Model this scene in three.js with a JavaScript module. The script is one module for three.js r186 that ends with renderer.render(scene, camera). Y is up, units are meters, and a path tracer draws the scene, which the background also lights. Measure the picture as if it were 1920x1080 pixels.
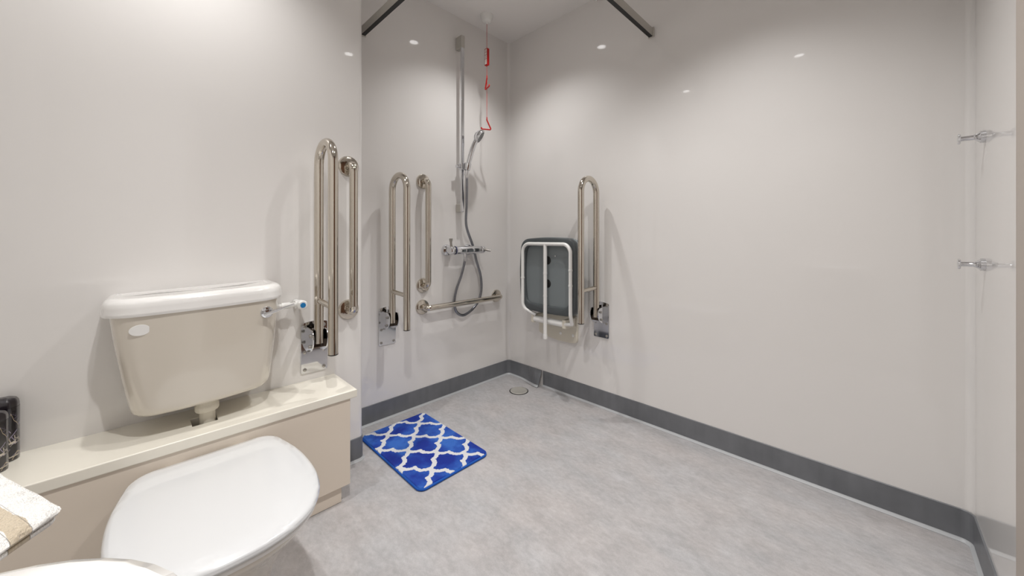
import * as THREE from 'three';
import { mergeGeometries, mergeVertices, toCreasedNormals } from 'three/addons/utils/BufferGeometryUtils.js';
import { RoundedBoxGeometry } from 'three/addons/geometries/RoundedBoxGeometry.js';

// ------------------------------------------------------------------ camera, exposure
// metres; origin = floor corner of the shower; x runs along the shower wall, z along the long right wall
const scene = new THREE.Scene();
const ROOM_H = 2.43;
const camera = new THREE.PerspectiveCamera(2 * Math.atan(540 / 687) * 180 / Math.PI, 1920 / 1080, 0.03, 30);
camera.position.set(-1.907, 1.0, 1.918);
camera.rotation.set(0, -45.33 * Math.PI / 180, 0);
camera.setViewOffset(1920, 1080, 0, 94, 1920, 1080);      // shifted lens: verticals stay vertical
const renderer = new THREE.WebGLRenderer({ antialias: true });
renderer.toneMapping = THREE.LinearToneMapping;
renderer.toneMappingExposure = 0.585;
renderer.shadowMap.enabled = true;
scene.background = new THREE.Color(0x000000);
const LAMPS = [                                            // recessed ceiling downlights: x, z, candela
  [-0.51, 0.47, 4.7, 'recessed ceiling downlight above the shower corner'],
  [-1.82, 0.62, 5.2, 'recessed ceiling downlight above the toilet cistern'],
  [-1.71, 1.50, 9.5, 'recessed ceiling downlight above the wash basin side'],
  [-0.72, 1.50, 9.0, 'recessed ceiling downlight above the open floor by the door'],
];

// ------------------------------------------------------------------ helpers
let seed = 12345;
const rnd = () => { seed = (seed * 1664525 + 1013904223) >>> 0; return seed / 4294967296; };
const taken = {};
function numbered(n) { const k = taken[n] || 0; taken[n] = k + 1; return k ? n + '_' + String(k).padStart(3, '0') : n; }
const V = (x, y, z) => new THREE.Vector3(x, y, z);
function mesh(name, geo, mat, parent) {
  const g = Array.isArray(geo) ? mergeGeometries(geo.map(a => { let b = a.index ? a.toNonIndexed() : a; for (const k of Object.keys(b.attributes)) if (!['position', 'normal', 'uv'].includes(k)) b.deleteAttribute(k); return b; })) : geo;
  const m = new THREE.Mesh(g, mat); m.name = name; m.castShadow = m.receiveShadow = true;
  if (parent) parent.add(m);
  return m;
}
function thing(name, label, category, pos = [0, 0, 0], ry = 0, group) {
  const o = new THREE.Group(); o.name = numbered(name); o.position.set(...pos); o.rotation.y = ry;
  o.userData = { label, category }; if (group) o.userData.group = group;
  scene.add(o); return o;
}
function struct(name, label, category, geo, mat) {
  const m = mesh(name, geo, mat, scene); m.userData = { label, category, kind: 'structure' }; return m;
}
const at = (g, x, y, z) => { g.translate(x, y, z); return g; };
const box = (x0, x1, y0, y1, z0, z1) => at(new THREE.BoxGeometry(x1 - x0, y1 - y0, z1 - z0), (x0 + x1) / 2, (y0 + y1) / 2, (z0 + z1) / 2);
const rbox = (x0, x1, y0, y1, z0, z1, r = 0.004, s = 3) => at(new RoundedBoxGeometry(x1 - x0, y1 - y0, z1 - z0, s, r), (x0 + x1) / 2, (y0 + y1) / 2, (z0 + z1) / 2);
// cylinder between two points
function rod(a, b, r0, r1 = r0, seg = 20) {
  const d = b.clone().sub(a), g = new THREE.CylinderGeometry(r1, r0, d.length(), seg);
  g.applyQuaternion(new THREE.Quaternion().setFromUnitVectors(V(0, 1, 0), d.clone().normalize()));
  const c = a.clone().add(b).multiplyScalar(0.5); g.translate(c.x, c.y, c.z); return g;
}
// lathe profile [[r, h]...] turned about dir from p
function lathe(p, dir, prof, seg = 32) {
  const g = new THREE.LatheGeometry(prof.map(([r, h]) => new THREE.Vector2(r, h)), seg);
  g.applyQuaternion(new THREE.Quaternion().setFromUnitVectors(V(0, 1, 0), dir.clone().normalize()));
  g.translate(p.x, p.y, p.z); return toCreasedNormals(g, 0.7);
}
// polyline with filleted corners -> dense points
function fillet(pts, r, n = 10) {
  const out = [pts[0].clone()];
  for (let i = 1; i < pts.length - 1; i++) {
    const p = pts[i], a = pts[i - 1].clone().sub(p), b = pts[i + 1].clone().sub(p);
    const la = a.length(), lb = b.length(); a.normalize(); b.normalize();
    const ang = a.angleTo(b), rr = Array.isArray(r) ? r[i] : r;
    const t = Math.min(rr / Math.tan(ang / 2), la * 0.499, lb * 0.499), R = t * Math.tan(ang / 2);
    const bis = a.clone().add(b).normalize(), c = p.clone().addScaledVector(bis, R / Math.sin(ang / 2));
    const s = p.clone().addScaledVector(a, t).sub(c), e = p.clone().addScaledVector(b, t).sub(c);
    const ax = s.clone().cross(e).normalize(), tot = s.angleTo(e);
    for (let k = 0; k <= n; k++) out.push(c.clone().add(s.clone().applyAxisAngle(ax, tot * k / n)));
  }
  out.push(pts[pts.length - 1].clone());
  return out;
}
// round tube along points
function tube(pts, r, seg = 18, caps = true) {
  const P = [], N = [], U = [], I = [];
  let nrm = null, len = 0;
  const rad = i => (typeof r === 'function' ? r(i / (pts.length - 1)) : r);
  for (let i = 0; i < pts.length; i++) {
    const tan = pts[Math.min(i + 1, pts.length - 1)].clone().sub(pts[Math.max(i - 1, 0)]).normalize();
    if (!nrm) { nrm = (Math.abs(tan.y) < 0.9 ? V(0, 1, 0) : V(1, 0, 0)).cross(tan).normalize(); }
    else nrm.addScaledVector(tan, -nrm.dot(tan)).normalize();
    const bi = tan.clone().cross(nrm);
    if (i) len += pts[i].distanceTo(pts[i - 1]);
    for (let k = 0; k <= seg; k++) {
      const a = k / seg * Math.PI * 2, d = nrm.clone().multiplyScalar(Math.cos(a)).addScaledVector(bi, Math.sin(a));
      const q = pts[i].clone().addScaledVector(d, rad(i));
      P.push(q.x, q.y, q.z); N.push(d.x, d.y, d.z); U.push(k / seg, len);
    }
  }
  const w = seg + 1;
  for (let i = 0; i < pts.length - 1; i++) for (let k = 0; k < seg; k++) { const a = i * w + k; I.push(a, a + 1, a + w, a + 1, a + w + 1, a + w); }
  if (caps) for (const e of [0, pts.length - 1]) {
    const c = P.length / 3, dir = (e ? pts[e].clone().sub(pts[e - 1]) : pts[0].clone().sub(pts[1])).normalize();
    P.push(...pts[e].toArray()); N.push(...dir.toArray()); U.push(0, 0);
    for (let k = 0; k <= seg; k++) { const s = (e * w + k) * 3; P.push(P[s], P[s + 1], P[s + 2]); N.push(...dir.toArray()); U.push(0, 0); }
    for (let k = 0; k < seg; k++) e ? I.push(c, c + 1 + k, c + 2 + k) : I.push(c, c + 2 + k, c + 1 + k);
  }
  const g = new THREE.BufferGeometry();
  g.setAttribute('position', new THREE.Float32BufferAttribute(P, 3)); g.setAttribute('normal', new THREE.Float32BufferAttribute(N, 3));
  g.setAttribute('uv', new THREE.Float32BufferAttribute(U, 2)); g.setIndex(I); return g;
}
// rings (arrays of equal length, closed) -> smooth skin with capped ends
function loft(rings, { capStart = true, capEnd = true, crease = 0.6 } = {}) {
  const P = [], U = [], I = [], n = rings[0].length;
  rings.forEach((R, i) => R.forEach((p, k) => { P.push(p.x, p.y, p.z); U.push(p.x, p.z); }));
  for (let i = 0; i < rings.length - 1; i++) for (let k = 0; k < n; k++) {
    const a = i * n + k, b = i * n + (k + 1) % n; I.push(a, b, a + n, b, b + n, a + n);
  }
  const cap = (i, flip) => {
    const c = P.length / 3, m = V(0, 0, 0); rings[i].forEach(p => m.add(p)); m.multiplyScalar(1 / n);
    P.push(m.x, m.y, m.z); U.push(m.x, m.z);
    for (let k = 0; k < n; k++) { const a = i * n + k, b = i * n + (k + 1) % n; flip ? I.push(c, b, a) : I.push(c, a, b); }
  };
  if (capStart) cap(0, true); if (capEnd) cap(rings.length - 1, false);
  let g = new THREE.BufferGeometry();
  g.setAttribute('position', new THREE.Float32BufferAttribute(P, 3)); g.setAttribute('uv', new THREE.Float32BufferAttribute(U, 2)); g.setIndex(I);
  g.computeVertexNormals();
  return toCreasedNormals(g, crease);
}
// profile [[out, y]...] (closed) swept along a floor path of Vector3 (y = 0); outward = left of travel; bend(i, out, y) may move it
function sweepPlan(path, prof, bend) {
  const P = [], I = [], U = [], n = prof.length; let len = 0;
  path.forEach((p, i) => {
    if (i) len += p.distanceTo(path[i - 1]);
    const d0 = path[Math.max(i, 1)].clone().sub(path[Math.max(i, 1) - 1]).normalize(), j = Math.min(i + 1, path.length - 1);
    const d1 = path[j].clone().sub(path[j - 1]).normalize();
    const n0 = V(-d0.z, 0, d0.x), n1 = V(-d1.z, 0, d1.x), nn = n0.clone().add(n1).normalize(); nn.multiplyScalar(1 / Math.max(0.5, nn.dot(n0)));
    prof.forEach(([o, y], k) => { const q = bend ? bend(i, len, o, y) : [o, y]; P.push(p.x + nn.x * q[0], p.y + q[1], p.z + nn.z * q[0]); U.push(len, k / n); });
  });
  for (let i = 0; i < path.length - 1; i++) for (let k = 0; k < n; k++) { const a = i * n + k, b = i * n + (k + 1) % n; I.push(a, a + n, b, b, a + n, b + n); }
  const tri = THREE.ShapeUtils.triangulateShape(prof.map(([o, y]) => new THREE.Vector2(o, y)), []);
  const e = (path.length - 1) * n;
  for (const [a, b, c] of tri) { I.push(a, b, c); I.push(e + a, e + c, e + b); }
  const g = new THREE.BufferGeometry(); g.setAttribute('position', new THREE.Float32BufferAttribute(P, 3)); g.setAttribute('uv', new THREE.Float32BufferAttribute(U, 2)); g.setIndex(I);
  g.computeVertexNormals(); return toCreasedNormals(g, 0.6);
}
function extrude(shape, depth, bevel = 0, curve = 16) {
  return new THREE.ExtrudeGeometry(shape, { depth, bevelEnabled: bevel > 0, bevelSize: bevel, bevelThickness: bevel, bevelSegments: 3, curveSegments: curve });
}
function roundRect(w, h, r) {                              // centred on x, from y = 0
  const s = new THREE.Shape(); s.moveTo(-w / 2 + r, 0); s.lineTo(w / 2 - r, 0); s.absarc(w / 2 - r, r, r, -Math.PI / 2, 0);
  s.lineTo(w / 2, h - r); s.absarc(w / 2 - r, h - r, r, 0, Math.PI / 2); s.lineTo(-w / 2 + r, h); s.absarc(-w / 2 + r, h - r, r, Math.PI / 2, Math.PI);
  s.lineTo(-w / 2, r); s.absarc(-w / 2 + r, r, r, Math.PI, 1.5 * Math.PI); return s;
}
// value noise
const perm = new Float32Array(65536).map(() => rnd());
const hash = (x, y) => perm[((x & 255) + ((y & 255) << 8))];
function vnoise(x, y, per = 256) {
  const xi = Math.floor(x), yi = Math.floor(y), fx = x - xi, fy = y - yi, sx = fx * fx * (3 - 2 * fx), sy = fy * fy * (3 - 2 * fy);
  const m = q => ((q % per) + per) % per, a = hash(m(xi), m(yi)), b = hash(m(xi + 1), m(yi)), c = hash(m(xi), m(yi + 1)), d = hash(m(xi + 1), m(yi + 1));
  return a + (b - a) * sx + (c - a) * sy + (a - b - c + d) * sx * sy;
}
const fbm = (x, y, o = 4) => { let s = 0, a = 0.5, t = 0; for (let i = 0; i < o; i++) { s += a * vnoise(x * 2 ** i + i * 17, y * 2 ** i + i * 31); t += a; a *= 0.55; } return s / t; };
function dataTex(w, h, fn, srgb = true) {
  const d = new Uint8Array(w * h * 4);
  for (let j = 0; j < h; j++) for (let i = 0; i < w; i++) { const c = fn(i / w, j / h, i, j), k = (j * w + i) * 4; d[k] = Math.max(0, Math.min(255, c[0])); d[k + 1] = Math.max(0, Math.min(255, c[1])); d[k + 2] = Math.max(0, Math.min(255, c[2])); d[k + 3] = 255; }
  const t = new THREE.DataTexture(d, w, h); t.wrapS = t.wrapT = THREE.RepeatWrapping; t.magFilter = THREE.LinearFilter; t.minFilter = THREE.LinearMipmapLinearFilter; t.generateMipmaps = true;
  if (srgb) t.colorSpace = THREE.SRGBColorSpace; t.needsUpdate = true; return t;
}

// ------------------------------------------------------------------ materials
const std = (color, roughness, metalness = 0, more = {}) => new THREE.MeshPhysicalMaterial({ color, roughness, metalness, ...more });
const wallMat = std(0xe9e6e3, 0.42, 0, { clearcoat: 1, clearcoatRoughness: 0.03 });
const ceilMat = std(0xf4f1ee, 0.7);
const trimMat = std(0xe9e6e3, 0.42, 0, { clearcoat: 1, clearcoatRoughness: 0.03 });
const steel = std(0xcfc8bd, 0.09, 1);
const chrome = std(0xdcdde0, 0.06, 1);
const satin = std(0xa8a5a0, 0.32, 1);
const alloy = std(0xc4c0b8, 0.42, 0.12);
const lidPlastic = std(0xdfe0e1, 0.3, 0, { clearcoat: 1, clearcoatRoughness: 0.05 });
const ceramic = std(0xebe9e6, 0.22, 0, { clearcoat: 1, clearcoatRoughness: 0.03 });
const ceramicCream = std(0xd8d0c3, 0.22, 0, { clearcoat: 1, clearcoatRoughness: 0.03 });
const whitePlastic = std(0xf2f1ee, 0.3, 0, { clearcoat: 0.4, clearcoatRoughness: 0.1 });
const creamPlastic = std(0xe2dccd, 0.4);
const shelfMat = std(0xf1ecdf, 0.3, 0, { clearcoat: 0.4, clearcoatRoughness: 0.08 });
const panelMat = std(0xe6dacb, 0.45);
const greyPad = std(0x7b8284, 0.5);
const rimPad = std(0x4b5052, 0.5);
const black = std(0x151515, 0.5);
const darkSteel = std(0x5b5149, 0.12, 1);
const red = std(0xc01410, 0.4);
const blueDot = std(0x1f7fc0, 0.4);
const skirtTex = dataTex(512, 128, (u, v) => { const n = fbm(u * 14, v * 5, 4), k = fbm(u * 60, v * 3 + 9, 2); const b = 114 + (n - 0.5) * 22 + (k - 0.5) * 10; return [b - 2, b, b + 4]; });
skirtTex.repeat.set(0.7, 1);
const skirtMat = std(0xffffff, 0.38, 0, { map: skirtTex });
const beadMat = std(0xb4b6b8, 0.4);
const floorTex = dataTex(1536, 1536, (u, v) => {
  const x = u * 2.6, y = v * 2.6;
  const big = fbm(x * 3, y * 3, 3) - 0.5, mid = fbm(x * 22 + 5, y * 12 + 3, 4) - 0.5, fine = fbm(x * 110 + 40, y * 60 + 9, 3) - 0.5, tint = fbm(x * 9 + 70, y * 6 + 20, 3) - 0.5, gr = rnd() - 0.5;
  const b = 178 + big * 10 + mid * 22 + fine * 22 + gr * 10;
  return [b + 2 + tint * 6, b - 1, b - 1 - tint * 4];
});
floorTex.repeat.set(1 / 2.6, 1 / 2.6);
const floorMat = std(0xffffff, 0.5, 0, { map: floorTex });
const woodTex = dataTex(256, 1024, (u, v) => { const n = fbm(u * 26 + fbm(u * 3, v * 3) * 3, v * 2.5, 4); const b = 0.75 + n * 0.5; return [92 * b, 62 * b, 42 * b]; });
const woodMat = std(0xffffff, 0.45, 0, { map: woodTex });
const frameMat = std(0xb0a69d, 0.5);

// ------------------------------------------------------------------ the room shell
const ZT = 0.27, XT = -1.2, XL = -2.28, ZD = 2.15;
{
  const g = box(XL - 0.12, 0.12, -0.06, 0, -0.12, ZD + 0.12);
  const p = g.attributes.position, uv = g.attributes.uv; for (let i = 0; i < p.count; i++) uv.setXY(i, p.getX(i), p.getZ(i));
  struct('floor', 'mottled grey vinyl wet-room floor', 'floor', g, floorMat);
  struct('ceiling', 'plain off-white ceiling', 'ceiling', box(XL - 0.12, 0.12, ROOM_H, ROOM_H + 0.1, -0.12, ZD + 0.12), ceilMat);
  struct('wall_back', 'glossy off-white wall behind the shower mixer', 'wall', box(XT - 0.05, 0.12, 0, ROOM_H, -0.12, 0), wallMat);
  struct('wall_right', 'long glossy off-white wall with the folded shower seat', 'wall', box(0, 0.12, 0, ROOM_H, -0.12, ZD + 0.12), wallMat);
  // toilet wall with a rounded outer edge
  const s = new THREE.Shape(); s.moveTo(XL - 0.12, 0.12); s.lineTo(XL - 0.12, -ZT); s.lineTo(XT - 0.02, -ZT); s.absarc(XT - 0.02, -ZT + 0.02, 0.02, -Math.PI / 2, 0); s.lineTo(XT, 0.12); s.closePath();
  const tw = extrude(s, ROOM_H, 0, 10); tw.rotateX(-Math.PI / 2);
  struct('wall_left', 'glossy off-white wall behind the toilet cistern', 'wall', toCreasedNormals(tw, 0.5), wallMat);
  struct('wall_side', 'off-white side wall beside the wash basin', 'wall', box(XL - 0.12, XL, 0, ROOM_H, ZT, ZD + 0.12), wallMat);
  // wall with the door opening
  const d = new THREE.Shape(); d.moveTo(XL - 0.12, 0); d.lineTo(-1.58, 0); d.lineTo(-1.58, 2.05); d.lineTo(-0.68, 2.05); d.lineTo(-0.68, 0); d.lineTo(0.12, 0); d.lineTo(0.12, ROOM_H); d.lineTo(XL - 0.12, ROOM_H); d.closePath();
  const dg = extrude(d, 0.12); dg.translate(0, 0, ZD);
  struct('wall_door', 'glossy off-white wall carrying the two small hooks', 'wall', dg, wallMat);
}
{ // corner strips of the wall panels
  const q = new THREE.Shape(); q.moveTo(0, 0); q.lineTo(-0.022, 0); q.absarc(-0.022, -0.022, 0.022, Math.PI / 2, 0, true); q.lineTo(0, 0);
  const g = extrude(q, ROOM_H - 0.1, 0, 8); g.rotateX(-Math.PI / 2); g.translate(0, 0.1, 0);
  struct('trim_1', 'off-white cove strip in the shower corner', 'trim', g, trimMat);
  const g2 = extrude(q, ROOM_H - 0.1, 0, 8); g2.rotateX(-Math.PI / 2); g2.rotateY(-Math.PI / 2); g2.translate(0, 0.1, ZD);
  struct('trim_2', 'off-white cove strip in the corner beside the hooks', 'trim', g2, trimMat);
}
{ // grey vinyl skirting with a pale sealing bead along the floor
  const face = [[0, 0.105], [0, 0.004], [0.004, 0.004], [0.004, 0.103], [0.002, 0.105]];
  const bead = [[0, 0], [0.013, 0], [0.013, 0.002], [0.009, 0.004], [0.006, 0.008], [0.0045, 0.011], [0, 0.011]];
  const mk = (name, label, path, bend) => {
    const o = struct(name, label, 'skirting', sweepPlan(path, face, bend), skirtMat);
    mesh('sealing_bead', sweepPlan(path, bead, bend), beadMat, o);
    return o;
  };
  mk('baseboard_left', 'short grey skirting wrapped round the wall end beside the toilet boxing', fillet([V(-1.335, 0, ZT), V(XT, 0, ZT), V(XT, 0, 0.03)], 0.02, 8));
  const bp = fillet([V(XT + 0.004, 0, 0), V(-0.001, 0, 0), V(-0.001, 0, 0.322)], 0.03, 10);
  const dense = []; bp.forEach((p, i) => { if (i) { const a = bp[i - 1], n = Math.max(1, Math.ceil(a.distanceTo(p) / 0.03)); for (let k = 1; k <= n; k++) dense.push(a.clone().lerp(p, k / n)); } else dense.push(p.clone()); });
  let tot = 0; dense.forEach((p, i) => { if (i) tot += p.distanceTo(dense[i - 1]); });
  mk('baseboard_back', 'grey skirting under the shower wall, its end peeling away near the drain', dense, (i, len, o, y) => {
    const k = Math.max(0, 1 - (tot - len) / 0.22), fl = k * k * (3 - 2 * k) * 0.042;
    return [o + fl * (1 - y / 0.105) + k * 0.002, y + k * 0.004 * (1 - y / 0.105)];
  });
  mk('baseboard_right', 'long grey skirting under the right wall turning to the door', fillet([V(0, 0, 0.330), V(0, 0, ZD), V(-0.60, 0, ZD)], 0.03, 10));
}
{ // door in the wall next to the camera
  const d = thing('door_1', 'brown wooden door in a beige frame beside the hooks', 'door', [-1.13, 0, ZD]); d.userData.kind = 'structure';
  mesh('leaf', rbox(-0.445, 0.445, 0.006, 2.03, 0.03, 0.07, 0.003), woodMat, d);
  mesh('frame', [rbox(0.445, 0.52, 0, 2.05, -0.02, 0.1, 0.004), rbox(-0.52, -0.445, 0, 2.05, -0.02, 0.1, 0.004), rbox(-0.52, 0.52, 2.035, 2.11, -0.02, 0.1, 0.004)], frameMat, d);
  const h = mesh('handle', tube(fillet([V(-0.38, 1, 0.03), V(-0.38, 1, -0.03), V(-0.27, 1, -0.03)], 0.015), 0.009), satin, d);
}

// ------------------------------------------------------------------ downlights
const glow = new THREE.MeshStandardMaterial({ color: 0xffffff, emissive: new THREE.Color(1, 0.99, 0.978), emissiveIntensity: 14 });
for (const [x, z, cd, label] of LAMPS) {
  const t = thing('ceiling_downlight', label, 'downlight', [x, ROOM_H, z], 0, 'recessed ceiling downlights');
  mesh('bezel', lathe(V(0, 0, 0), V(0, -1, 0), [[0.030, 0.0], [0.030, 0.004], [0.034, 0.007], [0.041, 0.005], [0.043, 0.0], [0.030, 0]]), whitePlastic, t);
  mesh('lens', lathe(V(0, 0, 0), V(0, -1, 0), [[0.030, 0.001], [0.030, 0.002], [0, 0.0035]]), glow, t);
  const l = new THREE.SpotLight(new THREE.Color(1, 0.99, 0.978), cd, 0, 1.01, 1, 2);
  l.position.set(0, -0.03, 0); l.target.position.set(0, -1, 0); l.castShadow = true; l.shadow.radius = 1.1; l.shadow.mapSize.set(2048, 2048); l.shadow.camera.near = 0.02;
  t.add(l); t.add(l.target);
}

// ------------------------------------------------------------------ boxed-in pipework with shelf
const CX = -1.765;
{
  const t = thing('pipe_boxing', 'cream boxing panel with plinth below the shelf behind the toilet', 'boxing', [0, 0, ZT]);
  mesh('front_panel', rbox(XL + 0.01, -1.346, 0.062, 0.388, 0.212, 0.226, 0.002), panelMat, t);
  mesh('end_panel', rbox(-1.360, -1.346, 0.062, 0.388, 0.002, 0.212, 0.002), panelMat, t);
  mesh('plinth', [rbox(XL + 0.01, -1.374, 0.001, 0.062, 0.200, 0.214, 0.002), rbox(-1.388, -1.374, 0.001, 0.062, 0.002, 0.2, 0.002)], panelMat, t);
  const s = new THREE.Shape(); s.moveTo(XL + 0.004, 0.002); s.lineTo(-1.326, 0.002); s.lineTo(-1.326, 0.229); s.lineTo(XL + 0.004, 0.229); s.closePath();
  const h = new THREE.Path(); h.moveTo(CX - 0.034, 0.085); h.lineTo(CX - 0.034, 0.155); h.lineTo(CX + 0.034, 0.155); h.lineTo(CX + 0.034, 0.085); h.closePath(); s.holes.push(h);
  const g = extrude(s, 0.024, 0.003, 4); g.rotateX(Math.PI / 2); g.translate(0, 0.415, ZT);
  const sh = mesh('pipe_shelf', g, shelfMat, scene); sh.userData = { label: 'long cream shelf board under the toilet cistern', category: 'shelf' };
}

// ------------------------------------------------------------------ cistern
{
  const t = thing('toilet_cistern', 'cream ceramic toilet cistern with chrome lever on the wall', 'cistern', [CX + 0.006, 0.483, ZT + 0.002]); t.rotation.z = 0.03;      // hangs a little out of level
  // plan outline: straight back, rounded front corners; w half width, d depth
  const ring = (w, d, r, y, back = 0) => {
    const a = []; const N = 10;
    const arc = (cx, cz, r0, a0, a1) => { for (let k = 0; k <= N; k++) { const q = a0 + (a1 - a0) * k / N; a.push(V(cx + r0 * Math.cos(q), y, cz + r0 * Math.sin(q))); } };
    arc(w - 0.008, back + 0.008, 0.008, -Math.PI / 2, 0); arc(w - r, d - r, r, 0, Math.PI / 2); for (let k = 1; k < 16; k++) a.push(V((w - r) * (1 - k / 8), y, d)); arc(-w + r, d - r, r, Math.PI / 2, Math.PI); arc(-w + 0.008, back + 0.008, 0.008, Math.PI, 1.5 * Math.PI);
    for (const p of a) if (p.z > 0.02) p.z += 0.022 * (1 - (p.x / w) ** 2) * Math.min(1, p.z / d);      // bowed front
    return a.reverse();
  };
  const body = [];
  for (const [y, w, d, r] of [[0, 0.120, 0.115, 0.03], [0.001, 0.148, 0.140, 0.04], [0.006, 0.162, 0.153, 0.045], [0.016, 0.170, 0.160, 0.05], [0.035, 0.174, 0.164, 0.05], [0.12, 0.185, 0.172, 0.05], [0.22, 0.196, 0.178, 0.05], [0.305, 0.203, 0.182, 0.05]]) body.push(ring(w, d, r, y));
  mesh('tank', loft(body, { crease: 1 }), ceramicCream, t);
  const lid = [];
for (const [y, w, d, r] of [[0.302, 0.206, 0.180, 0.062], [0.3025, 0.2135, 0.187, 0.070], [0.307, 0.2155, 0.189, 0.072], [0.312, 0.2145, 0.188, 0.072], [0.326, 0.2140, 0.1875, 0.072], [0.337, 0.2125, 0.186, 0.072], [0.344, 0.209, 0.1825, 0.071], [0.3495, 0.203, 0.1765, 0.069], [0.3520, 0.195, 0.169, 0.066], [0.3525, 0.187, 0.161, 0.062], [0.3515, 0.181, 0.155, 0.058], [0.3508, 0.175, 0.149, 0.054], [0.3508, 0.10, 0.10, 0.03]]) lid.push(ring(w + 0.004, d, r, y, y > 0.350 && w < 0.2 ? (0.2 - w) : 0));
  mesh('cistern_lid', loft(lid, { crease: 1 }), ceramic, t);
  // oval badge
  const e = new THREE.Shape(); e.absellipse(0, 0, 0.021, 0.0145, 0, Math.PI * 2);
  const bg = extrude(e, 0.002, 0.001, 24); bg.rotateX(0.06); bg.translate(-0.143, 0.264, 0.1905);
  mesh('oval_badge', bg, whitePlastic, t).userData.label = 'small white oval badge';
  const lv = mesh('flush_lever', [lathe(V(0.157, 0.262, 0.1865), V(0, -0.06, 1), [[0, 0], [0.019, 0], [0.0195, 0.004], [0.017, 0.008], [0.011, 0.010], [0.010, 0.016], [0, 0.018]], 28),
    tube([V(0.146, 0.256, 0.205), V(0.160, 0.260, 0.208), V(0.178, 0.266, 0.212), V(0.20, 0.273, 0.217), V(0.222, 0.280, 0.221), V(0.232, 0.283, 0.223)], u => 0.0045 + 0.0022 * Math.sin(u * 5 + 0.6) * (u > 0.3 ? 1 : 0.5) + (u > 0.9 ? -0.001 : 0), 12)], chrome, t);
  lv.userData.label = 'chrome flush lever';
  mesh('flush_pipe', lathe(V(0, -0.135, 0.118), V(0, 1, 0), [[0.021, 0], [0.021, 0.098], [0.029, 0.1], [0.031, 0.104], [0.031, 0.118], [0.028, 0.122], [0.028, 0.136], [0, 0.136]], 28), creamPlastic, t);
}
{ // water inlet valve
  const t = thing('inlet_valve', 'white plastic water inlet with blue cap right of the cistern', 'valve', [-1.50, 0.742, ZT + 0.056]);
  mesh('pipe', rod(V(-0.064, 0, 0), V(0.02, 0, 0), 0.0085), whitePlastic, t);
  mesh('nut', rod(V(-0.036, 0, 0), V(-0.008, 0, 0), 0.013, 0.013, 6), whitePlastic, t);
  mesh('elbow', [at(new THREE.SphereGeometry(0.0165, 20, 14), 0.028, 0, 0), rod(V(0.01, 0, 0), V(0.028, 0, 0), 0.014, 0.016), lathe(V(0.028, 0, -0.054), V(0, 0, 1), [[0.013, 0], [0.013, 0.05], [0.017, 0.06], [0.0175, 0.088], [0.0145, 0.092], [0, 0.092]], 24)], whitePlastic, t);
  mesh('blue_cap', lathe(V(0.028, 0, 0.0375), V(0, 0, 1), [[0.0095, 0], [0.0095, 0.002], [0, 0.0025]], 24), blueDot, t).userData.label = 'round blue cap';
}

// ------------------------------------------------------------------ toilet pan, seat and lid
{
  const t = thing('toilet', 'white toilet with closed lid standing against the cream boxing', 'toilet', [CX, 0, 0.5]);
  const half = [[0, 0.006], [0.08, 0.006], [0.135, 0.010], [0.163, 0.035], [0.180, 0.09], [0.196, 0.17], [0.2015, 0.25], [0.198, 0.33], [0.182, 0.40], [0.150, 0.458], [0.105, 0.494], [0.052, 0.512], [0, 0.516]];
  const pts = half.map(([x, z]) => V(x, 0, z)).concat(half.slice(1, -1).reverse().map(([x, z]) => V(-x, 0, z)));
  const curve = new THREE.CatmullRomCurve3(pts, true, 'centripetal');
  const base = curve.getPoints(96).slice(0, 96).reverse();
  const cz = 0.25;
  const ring = (sx, sz, y, c = cz, dome = 0) => base.map(p => V(p.x * sx, y, c + (p.z - cz) * sz));
  const inset = (d, y) => base.map((p, i) => { const r = Math.hypot(p.x, p.z - cz); const k = (r - d) / r; return V(p.x * k, y, cz + (p.z - cz) * k); });
  const body = [];
  for (const [y, sx, sz, c] of [[0.001, 0.56, 0.66, 0.185], [0.012, 0.57, 0.67, 0.187], [0.03, 0.55, 0.66, 0.184], [0.10, 0.53, 0.66, 0.184], [0.17, 0.58, 0.70, 0.194], [0.23, 0.70, 0.78, 0.209], [0.275, 0.82, 0.87, 0.226], [0.30, 0.89, 0.92, 0.237], [0.318, 0.92, 0.945, 0.241], [0.324, 0.915, 0.94, 0.241], [0.327, 0.89, 0.92, 0.241]]) body.push(ring(sx, sz, y, c));
  mesh('pan', loft(body, { crease: 1 }), ceramicCream, t);
  mesh('seat', loft([inset(0.022, 0.3275), inset(0.013, 0.328), inset(0.007, 0.332), inset(0.007, 0.338), inset(0.011, 0.342), inset(0.02, 0.3425)], { crease: 1 }), whitePlastic, t);
  const L = []; for (const [d, y] of [[0.016, 0.3432], [0.006, 0.3440], [0.001, 0.347], [0, 0.351], [0.0015, 0.356], [0.006, 0.3605], [0.013, 0.3630], [0.03, 0.3650], [0.06, 0.3664], [0.10, 0.3672], [0.15, 0.3675]]) L.push(inset(d, y));
  mesh('lid', loft(L, { crease: 1 }), lidPlastic, t);
  for (const s of [-1, 1]) mesh('hinge', [rbox(s * 0.075 - 0.022, s * 0.075 + 0.022, 0.325, 0.352, 0.000, 0.018, 0.004)], whitePlastic, t);
}

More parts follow.
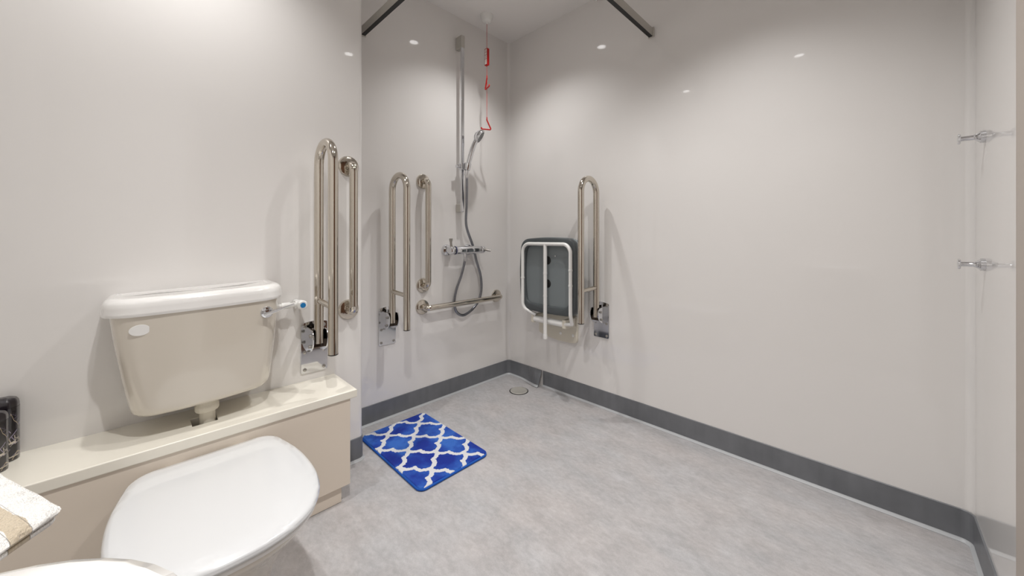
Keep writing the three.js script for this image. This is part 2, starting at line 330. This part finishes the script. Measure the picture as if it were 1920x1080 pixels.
// ------------------------------------------------------------------ hinged support rails
const screwGeo = lathe(V(0, 0, 0), V(0, 0, 1), [[0.0072, 0], [0.0072, 0.0015], [0.005, 0.0035], [0, 0.004]], 16);
function hingedRail(label, pos, ry) {
  const t = thing('hinged_support_rail', label, 'support rail', pos, ry, 'folded-up hinged support rails');
  const s = new THREE.Shape(); s.moveTo(-0.043, 0); s.lineTo(0.043, 0); s.absarc(0.043, 0.006, 0.006, -Math.PI / 2, 0); s.lineTo(0.049, 0.194); s.absarc(0.043, 0.196, 0.006, 0, Math.PI / 2.4);
  s.quadraticCurveTo(0, 0.214, -0.043, 0.202); s.absarc(-0.043, 0.196, 0.006, Math.PI / 1.8, Math.PI); s.lineTo(-0.049, 0.006); s.absarc(-0.043, 0.006, 0.006, Math.PI, 1.5 * Math.PI);
  const pg = extrude(s, 0.003, 0.001, 10); pg.translate(0, 0, 0.002);
  mesh('wall_plate', pg, chrome, t);
  for (const [x, y] of [[-0.036, 0.014], [0.036, 0.014], [-0.036, 0.085], [0.036, 0.085], [-0.036, 0.188], [0.036, 0.188]]) { const m = mesh('screw', screwGeo, satin, t); m.position.set(x, y, 0.006); }
  // hinge: two cheeks with bolts and a folded bridge against the plate
  const c = new THREE.Shape(); c.moveTo(0, 0.088); c.lineTo(0.030, 0.092); c.quadraticCurveTo(0.062, 0.10, 0.074, 0.128); c.quadraticCurveTo(0.084, 0.165, 0.062, 0.180); c.lineTo(0.0, 0.186); c.closePath();
  for (const k of [-1, 1]) {
    const g = extrude(c, 0.003, 0.0008, 10); g.rotateY(-Math.PI / 2); g.translate(k * 0.0265 + 0.0015, 0, 0.006);
    const ch = mesh('hinge_cheek', g, chrome, t);
    for (const [y, z] of [[0.160, 0.062], [0.116, 0.052]]) mesh('bolt', rod(V(k * 0.025, y, z), V(k * 0.036, y, z), 0.0075, 0.0065, 6), satin, ch);
  }
  mesh('hinge_block', rbox(-0.025, 0.025, 0.10, 0.176, 0.006, 0.030, 0.004), darkSteel, t);
  const z0 = 0.060, z1 = 0.215, R = (z1 - z0) / 2, top = 0.935 - 0.0175;
  mesh('rail', tube(fillet([V(0, 0.128, z0), V(0, top, z0), V(0, top, z1), V(0, 0.118, z1)], R * 0.998, 20), 0.0175, 28), steel, t);
  mesh('cross_bar', rod(V(0, 0.298, z0 + 0.012), V(0, 0.292, z1 - 0.012), 0.0115), steel, t);
  mesh('end_cap', lathe(V(0, 0.118, z1), V(0, -1, 0), [[0.0178, 0], [0.0178, 0.003], [0.014, 0.005], [0, 0.005]], 24), black, t);
  return t;
}
hingedRail('folded-up steel hinged rail on the toilet wall beside the cistern', [-1.405, 0.450, ZT], 0);
hingedRail('folded-up steel hinged rail on the shower wall left of the mixer', [-0.951, 0.412, 0], 0);
hingedRail('folded-up steel hinged rail on the right wall beside the shower seat', [0, 0.415, 0.776], -Math.PI / 2);

// ------------------------------------------------------------------ grab rails
function grabRail(label, pos, L, horizontal) {
  const t = thing('grab_rail', label, 'grab rail', pos, 0, 'straight steel grab rails');
  const dir = horizontal ? V(1, 0, 0) : V(0, 1, 0), a = dir.clone().multiplyScalar(-L / 2), b = dir.clone().multiplyScalar(L / 2), out = V(0, 0, 0.058);
  mesh('bar', tube(fillet([a.clone().setZ(0.004), a.clone().add(out), b.clone().add(out), b.clone().setZ(0.004)], 0.036, 14), 0.0172, 26), steel, t);
  for (const p of [a, b]) mesh('wall_flange', lathe(p, V(0, 0, 1), [[0.0445, 0], [0.0445, 0.003], [0.041, 0.009], [0.030, 0.0125], [0.0175, 0.0135]], 40), steel, t);
}
grabRail('upright steel grab rail on the toilet wall end', [-1.266, 1.0, ZT], 0.63, false);
grabRail('upright steel grab rail left of the shower riser', [-0.724, 1.026, 0], 0.62, false);
grabRail('level steel grab rail below the shower mixer', [-0.4285, 0.587, 0], 0.6, true);

// ------------------------------------------------------------------ shower
{
  const t = thing('shower_riser_rail', 'tall chrome shower riser rail on the shower wall', 'riser rail', [-0.470, 1.165, 0]);
  mesh('bar', rbox(-0.011, 0.011, 0.0, 1.115, 0.046, 0.060, 0.003), chrome, t);
  mesh('top_bracket', rbox(-0.014, 0.014, 1.042, 1.122, 0.001, 0.062, 0.003), alloy, t);
  mesh('bottom_bracket', rbox(-0.013, 0.013, 0.0, 0.052, 0.001, 0.047, 0.003), alloy, t);
  const s = mesh('slider', [rbox(-0.020, 0.020, 0.266, 0.312, 0.036, 0.072, 0.006), rod(V(-0.045, 0.285, 0.052), V(-0.018, 0.289, 0.052), 0.011, 0.013)], chrome, t);
  mesh('hand_shower_holder', lathe(V(0.010, 0.262, 0.086), V(0.12, 1, 0.18), [[0.0145, 0], [0.019, 0.002], [0.021, 0.045], [0.0165, 0.047], [0.0145, 0.002]], 24), chrome, s);
}
{
  const t = thing('hand_shower', 'chrome hand shower held in the riser rail slider', 'hand shower', [-0.459, 1.42, 0.086]);
  const c = new THREE.CatmullRomCurve3([V(0, -0.02, -0.005), V(0.004, 0.03, 0.004), V(0.013, 0.10, 0.02), V(0.026, 0.165, 0.036), V(0.044, 0.215, 0.050)]);
  mesh('handle', tube(c.getPoints(40), u => 0.0105 + 0.003 * Math.sin(u * 3) + 0.003 * u, 20), chrome, t);
  const n = V(0.55, -0.55, 0.63).normalize(), p = V(0.050, 0.226, 0.052);
  const h = mesh('spray_head', lathe(p, n, [[0, -0.024], [0.016, -0.023], [0.030, -0.015], [0.042, 0.0], [0.0455, 0.010], [0.045, 0.016], [0.040, 0.019], [0, 0.019]], 36), chrome, t);
  mesh('spray_plate', lathe(p.clone().addScaledVector(n, 0.0188), n, [[0.037, 0], [0.037, 0.001], [0, 0.0015]], 32), std(0x8f9294, 0.35, 0.6), h);
  const q = new THREE.Quaternion().setFromUnitVectors(V(0, 1, 0), n), ng = [];
  for (const [R, k] of [[0, 1], [0.009, 6], [0.020, 12], [0.031, 18]]) for (let i = 0; i < k; i++) { const a = i / k * Math.PI * 2; const g = new THREE.SphereGeometry(0.0016, 6, 4); const v = V(R * Math.cos(a), 0.0205, R * Math.sin(a)).applyQuaternion(q).add(p); ng.push(at(g, v.x, v.y, v.z)); }
  const nz = mesh('nozzles', ng, black, h); nz.userData.kind = 'stuff';
}
const MX = -0.45;
{
  const t = thing('shower_mixer', 'chrome thermostatic bar mixer with two levers on the shower wall', 'mixer', [MX, 0.922, 0]);
  const z = 0.062;
  mesh('body', lathe(V(-0.084, 0, z), V(1, 0, 0), [[0, 0], [0.025, 0], [0.0258, 0.004], [0.0258, 0.194], [0.024, 0.2], [0, 0.2]], 32), chrome, t);
  for (const x of [-0.106, 0.063]) mesh('wall_flange', lathe(V(x, 0, 0), V(0, 0, 1), [[0.037, 0], [0.037, 0.005], [0.031, 0.016], [0.020, 0.020], [0.018, 0.045], [0, 0.045]], 32), chrome, t);
  const k1 = mesh('flow_knob', lathe(V(-0.088, 0, z), V(-1, 0, 0), [[0.0235, 0], [0.0248, 0.002], [0.0248, 0.032], [0.022, 0.036], [0, 0.037]], 32), chrome, t);
  mesh('lever', tube([V(-0.110, 0.018, z), V(-0.112, 0.034, z - 0.002), V(-0.113, 0.050, z - 0.003), V(-0.113, 0.064, z - 0.003), V(-0.113, 0.074, z - 0.003)], u => (u < 0.6 ? 0.0085 - u * 0.003 : 0.0105), 14), satin, k1);
  mesh('collar', lathe(V(-0.088, 0, z), V(1, 0, 0), [[0.0262, 0], [0.0262, 0.004], [0, 0.004]], 32), std(0x26306e, 0.4), t).userData.label = 'dark blue collar';
  const k2 = mesh('temperature_knob', lathe(V(0.118, 0, z), V(1, 0, 0), [[0.0235, 0], [0.0248, 0.002], [0.0248, 0.028], [0.022, 0.032], [0, 0.033]], 32), chrome, t);
  mesh('lever', tube([V(0.134, 0.004, z + 0.014), V(0.142, 0.000, z + 0.03), V(0.152, -0.005, z + 0.046), V(0.162, -0.007, z + 0.058)], u => 0.0085 - u * 0.003, 14), satin, k2);
  mesh('hose_outlet', rod(V(-0.004, -0.045, z), V(-0.004, -0.02, z), 0.011), chrome, t);
}
{
  const hc = new THREE.CatmullRomCurve3([V(-0.454, 0.877, 0.062), V(-0.459, 0.84, 0.060), V(-0.475, 0.76, 0.048), V(-0.500, 0.66, 0.026), V(-0.508, 0.58, 0.020), V(-0.490, 0.525, 0.022), V(-0.450, 0.500, 0.026), V(-0.395, 0.512, 0.026), V(-0.318, 0.565, 0.022), V(-0.288, 0.64, 0.024), V(-0.296, 0.74, 0.028), V(-0.334, 0.85, 0.028), V(-0.358, 0.935, 0.0272), V(-0.432, 1.08, 0.045), V(-0.450, 1.20, 0.070), V(-0.458, 1.32, 0.084), V(-0.460, 1.40, 0.084)], false, 'centripetal');
  const n = 900, pts = hc.getSpacedPoints(n);
  const g = tube(pts, u => 0.0080 + (Math.floor(u * n / 2) % 2 ? 0.0009 : -0.0013), 12);
  const t = thing('shower_hose', 'ribbed metal shower hose looping below the mixer', 'hose');
  mesh('ribbed_hose', g, std(0x8f9198, 0.25, 1), t);
  mesh('hose_nut', rod(V(-0.454, 0.852, 0.061), V(-0.454, 0.876, 0.062), 0.0112, 0.0112, 6), chrome, t);
  mesh('hose_cone', rod(V(-0.4600, 1.375, 0.084), V(-0.460, 1.405, 0.084), 0.0078, 0.0125), chrome, t);
}

// ------------------------------------------------------------------ folded shower seat on the right wall (local +z away from wall)
{
  const t = thing('folding_shower_chair', 'grey shower seat with white tube frame folded up against the wall', 'shower seat', [0, 0.34, 0.470], -Math.PI / 2);
  const pl = new THREE.Shape(); pl.moveTo(-0.15, 0.03); pl.quadraticCurveTo(0, -0.012, 0.135, 0.008); pl.quadraticCurveTo(0.15, 0.012, 0.15, 0.03); pl.lineTo(0.15, 0.15); pl.quadraticCurveTo(0.15, 0.165, 0.13, 0.165); pl.lineTo(-0.13, 0.165); pl.quadraticCurveTo(-0.15, 0.165, -0.15, 0.15); pl.closePath();
  const wp = extrude(pl, 0.012, 0.003, 12); wp.translate(-0.01, 0, 0.003);
  mesh('wall_bracket', wp, creamPlastic, t);
  for (const [x, y] of [[0.02, 0.050], [-0.11, 0.055], [0.115, 0.052]]) mesh('screw_cap', lathe(V(x, y, 0.017), V(0, 0, 1), [[0.010, 0], [0.010, 0.003], [0.007, 0.005], [0, 0.005]], 20), whitePlastic, t);
  for (const x of [-0.128, 0.122]) mesh('hinge_arm', rbox(x - 0.014, x + 0.014, 0.112, 0.165, 0.018, 0.125, 0.006), creamPlastic, t);
  mesh('hinge_roller', rod(V(-0.115, 0.138, 0.112), V(0.112, 0.138, 0.112), 0.019), whitePlastic, t);
  // pad: rounded square cushion shell, wider in the middle
  const outline = (g) => { const s = new THREE.Shape(), w = 0.228 - g, b = 0.19 + g, h = 0.660 - g, r = 0.07 - g * 0.5;
    s.moveTo(-w + r + 0.02, b); s.quadraticCurveTo(0, b - 0.006, w - r - 0.02, b); s.quadraticCurveTo(w - 0.012, b, w - 0.008, b + r); s.quadraticCurveTo(w + 0.01, (b + h) / 2, w - 0.006, h - r); s.quadraticCurveTo(w - 0.012, h - 0.004, w - r - 0.01, h - 0.002); s.quadraticCurveTo(0, h + 0.010, -w + r + 0.01, h - 0.002); s.quadraticCurveTo(-w + 0.012, h - 0.004, -w + 0.006, h - r); s.quadraticCurveTo(-w - 0.01, (b + h) / 2, -w + 0.008, b + r); s.quadraticCurveTo(-w + 0.012, b, -w + r + 0.02, b); return s; };
  const rim = outline(0.012); rim.holes.push(new THREE.Path(outline(0.042).getPoints(20)));
  const rg = extrude(rim, 0.034, 0.010, 20); rg.translate(0, 0, 0.098);
  const pad = mesh('pad', toCreasedNormals(rg, 0.8), rimPad, t);
  const ig = extrude(outline(0.04), 0.02, 0.002, 20); ig.translate(0, 0, 0.104);
  mesh('pad_underside', ig, greyPad, pad);
  const cg = extrude(outline(0.010), 0.012, 0.010, 20); cg.translate(0, 0, 0.082);
  mesh('pad_cushion', toCreasedNormals(cg, 0.8), greyPad, pad);
  for (const y of [0.375, 0.52]) mesh('recess', lathe(V(0, y, 0.1262), V(0, 0, 1), [[0.026, 0], [0.024, 0.0012], [0, 0.0012]], 24), black, pad);
  mesh('rivet', lathe(V(0.062, 0.548, 0.1262), V(0, 0, 1), [[0.005, 0], [0.004, 0.003], [0, 0.004]], 14), chrome, pad);
  const fz = 0.150;
  mesh('frame_tube', tube(fillet([V(0.186, 0.150, 0.128), V(0.190, 0.205, fz), V(0.190, 0.622, fz), V(-0.190, 0.622, fz), V(-0.190, 0.205, fz), V(-0.105, 0.165, 0.118)], [0, 0.03, 0.055, 0.055, 0.05, 0], 12), 0.0112, 20), whitePlastic, t);
  mesh('frame_tube_foot', rod(V(0.186, 0.150, 0.128), V(0.128, 0.140, 0.115), 0.0112), whitePlastic, t);
  mesh('support_leg', [rod(V(0, 0.618, fz), V(0, 0.05, fz), 0.0118), rod(V(0, 0.036, fz), V(0, 0.062, fz), 0.0135)], whitePlastic, t);
  for (const [x, y] of [[-0.19, 0.40], [0.19, 0.47], [0.19, 0.38], [0, 0.44], [0, 0.30]]) mesh('clip', lathe(V(x, y - 0.006, fz), V(0, 1, 0), [[0.0112, 0], [0.0126, 0.001], [0.0126, 0.011], [0.0112, 0.012]], 20), whitePlastic, t);
  const bk = roundRect(0.284, 0.15, 0.03); const bkg = extrude(bk, 0.040, 0.008, 10); bkg.translate(0.036, 0.330, 0.024);
  mesh('backrest_pad', bkg, greyPad, t);
  for (const x of [-0.06, 0.12]) mesh('spacer', rod(V(x, 0.40, 0.002), V(x, 0.40, 0.03), 0.02), creamPlastic, t);
}

// ------------------------------------------------------------------ curtain track
{
  const t = thing('shower_curtain_track', 'grey metal curtain track round the shower near the ceiling', 'curtain track', [0, 2.088, 0]);
  const path = fillet([V(-1.087, 0, 0.006), V(-1.087, 0, 1.076), V(-0.006, 0, 1.076)], 0.22, 16);
  const w = 0.010, h = 0.021;
  mesh('track', sweepPlan(path, [[-w, -h], [-w, h], [w, h], [w, -h], [0.006, -h], [0.006, -h + 0.012], [-0.006, -h + 0.012], [-0.006, -h]]), alloy, t);
  mesh('slot', sweepPlan(path, [[-0.0095, -h - 0.0030], [-0.0095, -h - 0.0002], [0.0095, -h - 0.0002], [0.0095, -h - 0.0030]]), black, t).userData.label = 'dark slot along the underside';
  mesh('end_bracket', rbox(-1.103, -1.071, -0.027, 0.027, 0.001, 0.010, 0.003), alloy, t);
  mesh('end_bracket', rbox(-0.010, -0.001, -0.027, 0.027, 1.060, 1.092, 0.003), alloy, t);
  mesh('ceiling_rod', rod(V(-1.02, h, 1.01), V(-1.02, ROOM_H - 2.088, 1.01), 0.008), alloy, t);
}

// ------------------------------------------------------------------ emergency pull cord
{
  const t = thing('emergency_pull_cord', 'red emergency pull cord hanging from a white ceiling rose', 'pull cord', [-0.345, 0, 0.147]);
  mesh('ceiling_rose', lathe(V(0, ROOM_H, 0), V(0, -1, 0), [[0.041, 0], [0.041, 0.006], [0.037, 0.022], [0.031, 0.040], [0.022, 0.046], [0.011, 0.047], [0.010, 0.056], [0, 0.056]], 36), whitePlastic, t);
  mesh('cord', rod(V(0, 1.76, 0), V(0, ROOM_H - 0.05, 0), 0.0014, 0.0014, 8), red, t);
  const cv = document.createElement('canvas'); cv.width = 128; cv.height = 512; const c = cv.getContext('2d');
  c.fillStyle = '#ece6e0'; c.fillRect(0, 0, 128, 512); c.strokeStyle = '#8a1512'; c.lineWidth = 14; c.strokeRect(6, 6, 116, 500);
  c.lineWidth = 9; for (const y of [120, 200, 330]) { c.beginPath(); c.moveTo(10, y); c.lineTo(118, y - 6); c.stroke(); }
  c.beginPath(); c.moveTo(62, 200); c.lineTo(62, 330); c.moveTo(62, 20); c.lineTo(62, 110); c.stroke();
  const tx = new THREE.CanvasTexture(cv); tx.colorSpace = THREE.SRGBColorSpace;
  const tg = mesh('tag', rbox(-0.0095, 0.0095, 2.108, 2.215, -0.013, 0.013, 0.0015), red, t); tg.userData.label = 'red instruction tag';
  const pf = new THREE.PlaneGeometry(0.024, 0.103); pf.rotateY(-Math.PI / 2); pf.translate(-0.0098, 2.1615, 0);
  mesh('tag_print', pf, std(0xffffff, 0.5, 0, { map: tx }), tg);
  const tri = (y, s, rot, open) => { const a = [V(-0.001, y + 0.052 * s, 0), V(0.024 * s, y, 0), V(-0.030 * s, y, 0), V(-0.030 * s, y + 0.010, 0)]; const m = fillet(a, 0.006, 6); const g = mergeGeometries([tube(m, 0.0044, 10), rod(V(0, y + 0.049 * s, 0), V(0, y + 0.066 * s, 0), 0.0042, 0.003, 10)].map(x => x.toNonIndexed())); g.rotateY(rot); return g; };
  mesh('pull_handle', tri(1.962, 1.25, 1.25), red, t).userData.label = 'upper red triangular pull handle';
  mesh('pull_handle', tri(1.697, 1.2, -0.45), red, t).userData.label = 'lower red triangular pull handle';
}

// ------------------------------------------------------------------ hooks on the door wall
for (const [y, label] of [[1.298, 'upper small chrome hook on the glossy wall'], [0.921, 'lower small chrome hook on the glossy wall']]) {
  const t = thing('wall_hook', label, 'hook', [-0.167, y, ZD], 0, 'chrome wall hooks');
  const d = V(0, 0, -1);
  mesh('hexagon_base', rod(V(0, 0, 0), V(0, 0, -0.010), 0.018, 0.018, 6), chrome, t);
  mesh('stem', lathe(V(0, 0, -0.010), d, [[0.0165, 0], [0.010, 0.007], [0.0075, 0.012], [0.0068, 0.040], [0, 0.040]], 24), chrome, t);
  mesh('end_disc', lathe(V(0, 0, -0.047), d, [[0, 0], [0.0145, 0], [0.016, 0.002], [0.015, 0.005], [0, 0.006]], 28), chrome, t);
}

{
  const t = thing('ring_hook', 'small white ring hook at the top of the right wall', 'hook', [0, 2.415, 0.754]);
  const g = new THREE.TorusGeometry(0.014, 0.0042, 10, 24); g.rotateY(Math.PI / 4); g.translate(-0.022, 0, 0);
  mesh('ring', g, whitePlastic, t); mesh('stem', rod(V(-0.001, 0.012, 0), V(-0.022, 0.012, 0), 0.004), whitePlastic, t);
}
// ------------------------------------------------------------------ floor drain
{
  const t = thing('floor_drain', 'round pale metal floor drain in the shower corner', 'drain', [-0.173, 0, 0.267]);
  mesh('ring', lathe(V(0, 0, 0), V(0, 1, 0), [[0.062, 0], [0.062, 0.0012], [0.056, 0.0016], [0.056, 0.0004]], 48), black, t);
  mesh('cover', lathe(V(0, 0, 0), V(0, 1, 0), [[0.0565, 0], [0.0565, 0.003], [0.054, 0.0052], [0.050, 0.0055], [0.046, 0.0048], [0, 0.0046]], 48), std(0xcfccc4, 0.3, 0.55), t);
}

// ------------------------------------------------------------------ bath mat
{
  const W = 0.362, L = 0.556, t = thing('bath_mat', 'blue bath mat with white trellis pattern on the grey floor', 'bath mat', [-0.9625, 0, 0.381]);
  const cw = 724, ch = 1112, cv = document.createElement('canvas'); cv.width = cw; cv.height = ch; const c = cv.getContext('2d');
  c.fillStyle = '#000'; c.fillRect(0, 0, cw, ch); c.strokeStyle = '#fff'; c.lineWidth = 35; c.lineJoin = 'round'; c.lineCap = 'round';
  const X = x => (x + 0.9625 + W / 2) / W * cw, Y = z => (z - 0.381 + L / 2) / L * ch;
  // ogee lattice: columns 8.7 cm apart, every second one shifted by half a cell
  const dx = 0.0865, dz = 0.0985, node = (i, j) => [-0.868 - i * dx, 0.182 + j * dz - i * 0.004];
  const edge = (a, b, sgn) => {
    const A = [X(a[0]), Y(a[1])], B = [X(b[0]), Y(b[1])], vx = B[0] - A[0], vy = B[1] - A[1], l = Math.hypot(vx, vy), nx = -vy / l, ny = vx / l;
    c.beginPath();
    for (let k = 0; k <= 60; k++) {
      const u = k / 60, lobe = Math.abs(Math.sin(2 * Math.PI * u)) ** 0.65;      // two lobes with a cusp between
      const o = -sgn * lobe * l * 0.115 + (rnd() - 0.5) * 9, x = A[0] + vx * u + nx * o, y = A[1] + vy * u + ny * o; k ? c.lineTo(x, y) : c.moveTo(x, y);
    }
    c.stroke();
  };
  for (let i = -3; i < 6; i++) for (let j = -6; j < 9; j++) if (((i + j) & 1) === 0) { edge(node(i, j), node(i + 1, j + 1), 1); edge(node(i, j), node(i + 1, j - 1), 1); }
  const im = c.getImageData(0, 0, cw, ch).data;
  const inMask = (u, v) => { const x = Math.max(0, Math.min(cw - 1, Math.round(u * cw))), y = Math.max(0, Math.min(ch - 1, Math.round(v * ch))); return im[(y * cw + x) * 4] > 127; };
  const wob = (u, v) => [u + (fbm(u * 60, v * 90, 2) - 0.5) * 0.016, v + (fbm(u * 60 + 50, v * 90 + 20, 2) - 0.5) * 0.011];
  const tex = dataTex(cw, ch, (u, v) => {
    const [a, b] = wob(u, v); const g = rnd();
    if (inMask(a, b)) { const k = 232 + (g - 0.5) * 34; return [k, k, k + 2]; }
    const m = Math.max(0, Math.min(1, (fbm(u * 4 + 3, v * 6 + 8, 4) - 0.33) * 2.6)), k = 0.82 + 0.36 * g;
    return [(8 + 46 * m) * k, (44 + 66 * m) * k, (150 + 52 * m) * k];
  });
  const hgt = dataTex(cw, ch, (u, v) => { const [a, b] = wob(u, v); const k = (inMask(a, b) ? 150 : 110) + rnd() * 105; return [k, k, k]; }, false);
  const s = roundRect(W - 0.016, L - 0.016, 0.022), g = extrude(s, 0.007, 0.004, 10);
  g.translate(0, -(L - 0.016) / 2, 0); g.rotateX(-Math.PI / 2); g.translate(0, 0.005, 0);
  const p = g.attributes.position, uv = g.attributes.uv; for (let i = 0; i < p.count; i++) uv.setXY(i, p.getX(i) / W + 0.5, p.getZ(i) / L + 0.5);
  mesh('pile', g, std(0xffffff, 0.95, 0, { map: tex, bumpMap: hgt, bumpScale: 0.0035, sheen: 0.3, sheenRoughness: 0.6, sheenColor: new THREE.Color(0.4, 0.5, 0.9) }), t);
  const bp = roundRect(W - 0.010, L - 0.010, 0.028).getPoints(12).map(q => V(q.x, 0.0062, q.y - (L - 0.010) / 2)); bp.push(bp[0].clone());
  mesh('edge_binding', tube(bp, 0.0060, 10, false), std(0x0d55b4, 0.8), t);
}

// ------------------------------------------------------------------ things at the left edge: wash basin, towel, bottles
{
  const t = thing('wash_basin', 'white ceramic wash basin corner in the near foreground', 'basin', [XL + 0.002, 0.765, 1.69]);
  const ring = (x1, w, r, y, x0 = 0) => { const a = [], N = 12; const arc = (cx, cz, rr, a0, a1) => { for (let k = 0; k <= N; k++) { const q = a0 + (a1 - a0) * k / N; a.push(V(cx + rr * Math.cos(q), y, cz + rr * Math.sin(q))); } };
    const rb = Math.min(r, 0.02 + x0 * 0.6); arc(x1 - r, -w + r, r, -Math.PI / 2, 0); arc(x1 - r, w - r, r, 0, Math.PI / 2); arc(x0 + rb, w - rb, rb, Math.PI / 2, Math.PI); arc(x0 + rb, -w + rb, rb, Math.PI, 1.5 * Math.PI); return a.reverse(); };
  mesh('bowl', loft([ring(0.22, 0.11, 0.09, -0.15), ring(0.26, 0.14, 0.11, -0.145), ring(0.33, 0.18, 0.14, -0.09), ring(0.385, 0.215, 0.155, -0.03), ring(0.40, 0.225, 0.16, -0.008), ring(0.399, 0.224, 0.16, -0.002), ring(0.394, 0.219, 0.156, 0), ring(0.365, 0.19, 0.14, 0, 0.09), ring(0.358, 0.184, 0.135, -0.006, 0.096), ring(0.32, 0.15, 0.12, -0.09, 0.12), ring(0.25, 0.08, 0.07, -0.115, 0.16)], { crease: 1 }), ceramic, t);
  mesh('waste', lathe(V(0.205, -0.1145, 0), V(0, 1, 0), [[0.032, 0], [0.030, 0.003], [0.02, 0.002], [0, 0.001]], 28), chrome, t);
}
{
  const t = thing('folded_towel', 'folded white towel with a beige band lying on the basin corner', 'towel', [-1.952, 0.766, 1.444]);
  const A = V(-0.40, 0, -0.915).multiplyScalar(0.22), B = V(-0.60, 0, 0.80).multiplyScalar(0.20);
  const tTex = dataTex(512, 512, (u, v, i, j) => {
    const w = v + (fbm(u * 14, 3, 2) - 0.5) * 0.02, band = w > 0.11 && w < 0.18, g = rnd();
    if (band) { const k = 0.93 + 0.1 * g + ((i >> 2) & 1) * 0.02; return [196 * k, 182 * k, 160 * k]; }
    const k = 0.93 + 0.08 * g; return [246 * k, 243 * k, 238 * k];
  });
  const tB = dataTex(512, 512, (u, v) => { const band = v > 0.11 && v < 0.18; const k = (band ? 40 : 110) + rnd() * (band ? 30 : 60) + fbm(u * 90, v * 90, 2) * 85; return [k, k, k]; }, false);
  const mat = std(0xffffff, 0.95, 0, { map: tTex, bumpMap: tB, bumpScale: 0.004, sheen: 0.4, sheenColor: new THREE.Color(1, 1, 1) });
  // layers: rounded quadrilateral slabs, each a little off the one below
  const layer = (y0, y1, off, nA, nB) => {
    const corner = (a, b) => V(0, 0, 0).addScaledVector(A, a).addScaledVector(B, b);
    const poly = fillet([corner(0.5, 0), corner(0, 0), corner(0, 1), corner(1, 1), corner(1, 0), corner(0.5, 0)], 0.008, 6).slice(0, -1);
    const dense = []; poly.forEach((p, i) => { const q = poly[(i + 1) % poly.length], n = Math.max(1, Math.ceil(p.distanceTo(q) / 0.008)); for (let k = 0; k < n; k++) dense.push(p.clone().lerp(q, k / n)); });
    const cen = corner(0.5, 0.5), rr = (d, y) => dense.map((p, i) => { const dir = cen.clone().sub(p).normalize(), n = (vnoise(i * 0.23, y * 400 + off * 900) - 0.5) * 0.002; return V(p.x + dir.x * (d + n + off), y + (vnoise(i * 0.31, 7 + off * 500) - 0.5) * 0.0008, p.z + dir.z * (d + n + off)); });
    const h = y1 - y0; const R = [rr(0.006, y0), rr(0.001, y0 + h * 0.2), rr(0, y0 + h * 0.5), rr(0.001, y0 + h * 0.8), rr(0.006, y1), rr(0.02, y1 + 0.001), rr(0.05, y1 + 0.0012), rr(0.08, y1 + 0.0012)];
    const g = loft(R, { crease: 1.2 }); const p = g.attributes.position, uv = g.attributes.uv;
    const det = A.x * B.z - A.z * B.x;
    for (let i = 0; i < p.count; i++) { const x = p.getX(i), z = p.getZ(i); uv.setXY(i, (x * B.z - z * B.x) / det, (A.x * z - A.z * x) / det); }
    return g;
  };
  mesh('top_fold', layer(0.0075, 0.0145, 0, 1, 1), mat, t);
  mesh('lower_fold', layer(0.001, 0.0070, 0.003, 1, 1), mat, t);
}
{
  const cv = document.createElement('canvas'); cv.width = 512; cv.height = 512; const c = cv.getContext('2d');
  c.fillStyle = '#17131a'; c.fillRect(0, 0, 512, 512);
  for (let k = 0; k < 150; k++) {
    c.strokeStyle = ['#b9a98c', '#8d8598', '#cfc6b8', '#6f6878'][k % 4]; c.lineWidth = 1 + rnd() * 2.5; c.beginPath();
    let x = rnd() * 512, y = 120 + rnd() * 380; c.moveTo(x, y); for (let i = 0; i < 4; i++) { x += (rnd() - 0.5) * 130; y += (rnd() - 0.5) * 50; c.lineTo(x, y); } c.stroke();
  }
  for (const y of [250, 262, 395]) { c.strokeStyle = '#c7bda8'; c.lineWidth = 3; c.beginPath(); c.moveTo(0, y); c.lineTo(512, y - 8); c.stroke(); }
  const tx = new THREE.CanvasTexture(cv); tx.colorSpace = THREE.SRGBColorSpace; tx.wrapS = THREE.RepeatWrapping;
  const mat = std(0xffffff, 0.25, 0, { map: tx, clearcoat: 0.6, clearcoatRoughness: 0.08 });
  for (const [x, z, h, r, label] of [[-2.160, 0.302, 0.165, 0.026, 'taller black patterned bottle on the shelf against the wall'], [-2.166, 0.362, 0.150, 0.023, 'shorter black patterned bottle on the shelf nearer the towel']]) {
    const t = thing('patterned_bottle', label, 'bottle', [x, 0.4185, z], 0, 'black bottles on the shelf');
    mesh('bottle_body', lathe(V(0, 0, 0), V(0, 1, 0), [[0, 0], [r * 0.86, 0], [r, 0.004], [r, h * 0.84], [0, h * 0.84]], 36), mat, t);
    mesh('bottle_cap', lathe(V(0, h * 0.84, 0), V(0, 1, 0), [[r * 0.99, 0.0005], [r * 0.985, h * 0.05], [r * 0.93, h * 0.095], [r * 0.8, h * 0.13], [r * 0.5, h * 0.152], [0, h * 0.16]], 36), std(0x1b151c, 0.28, 0, { clearcoat: 0.6 }), t);
  }
}
renderer.render(scene, camera);
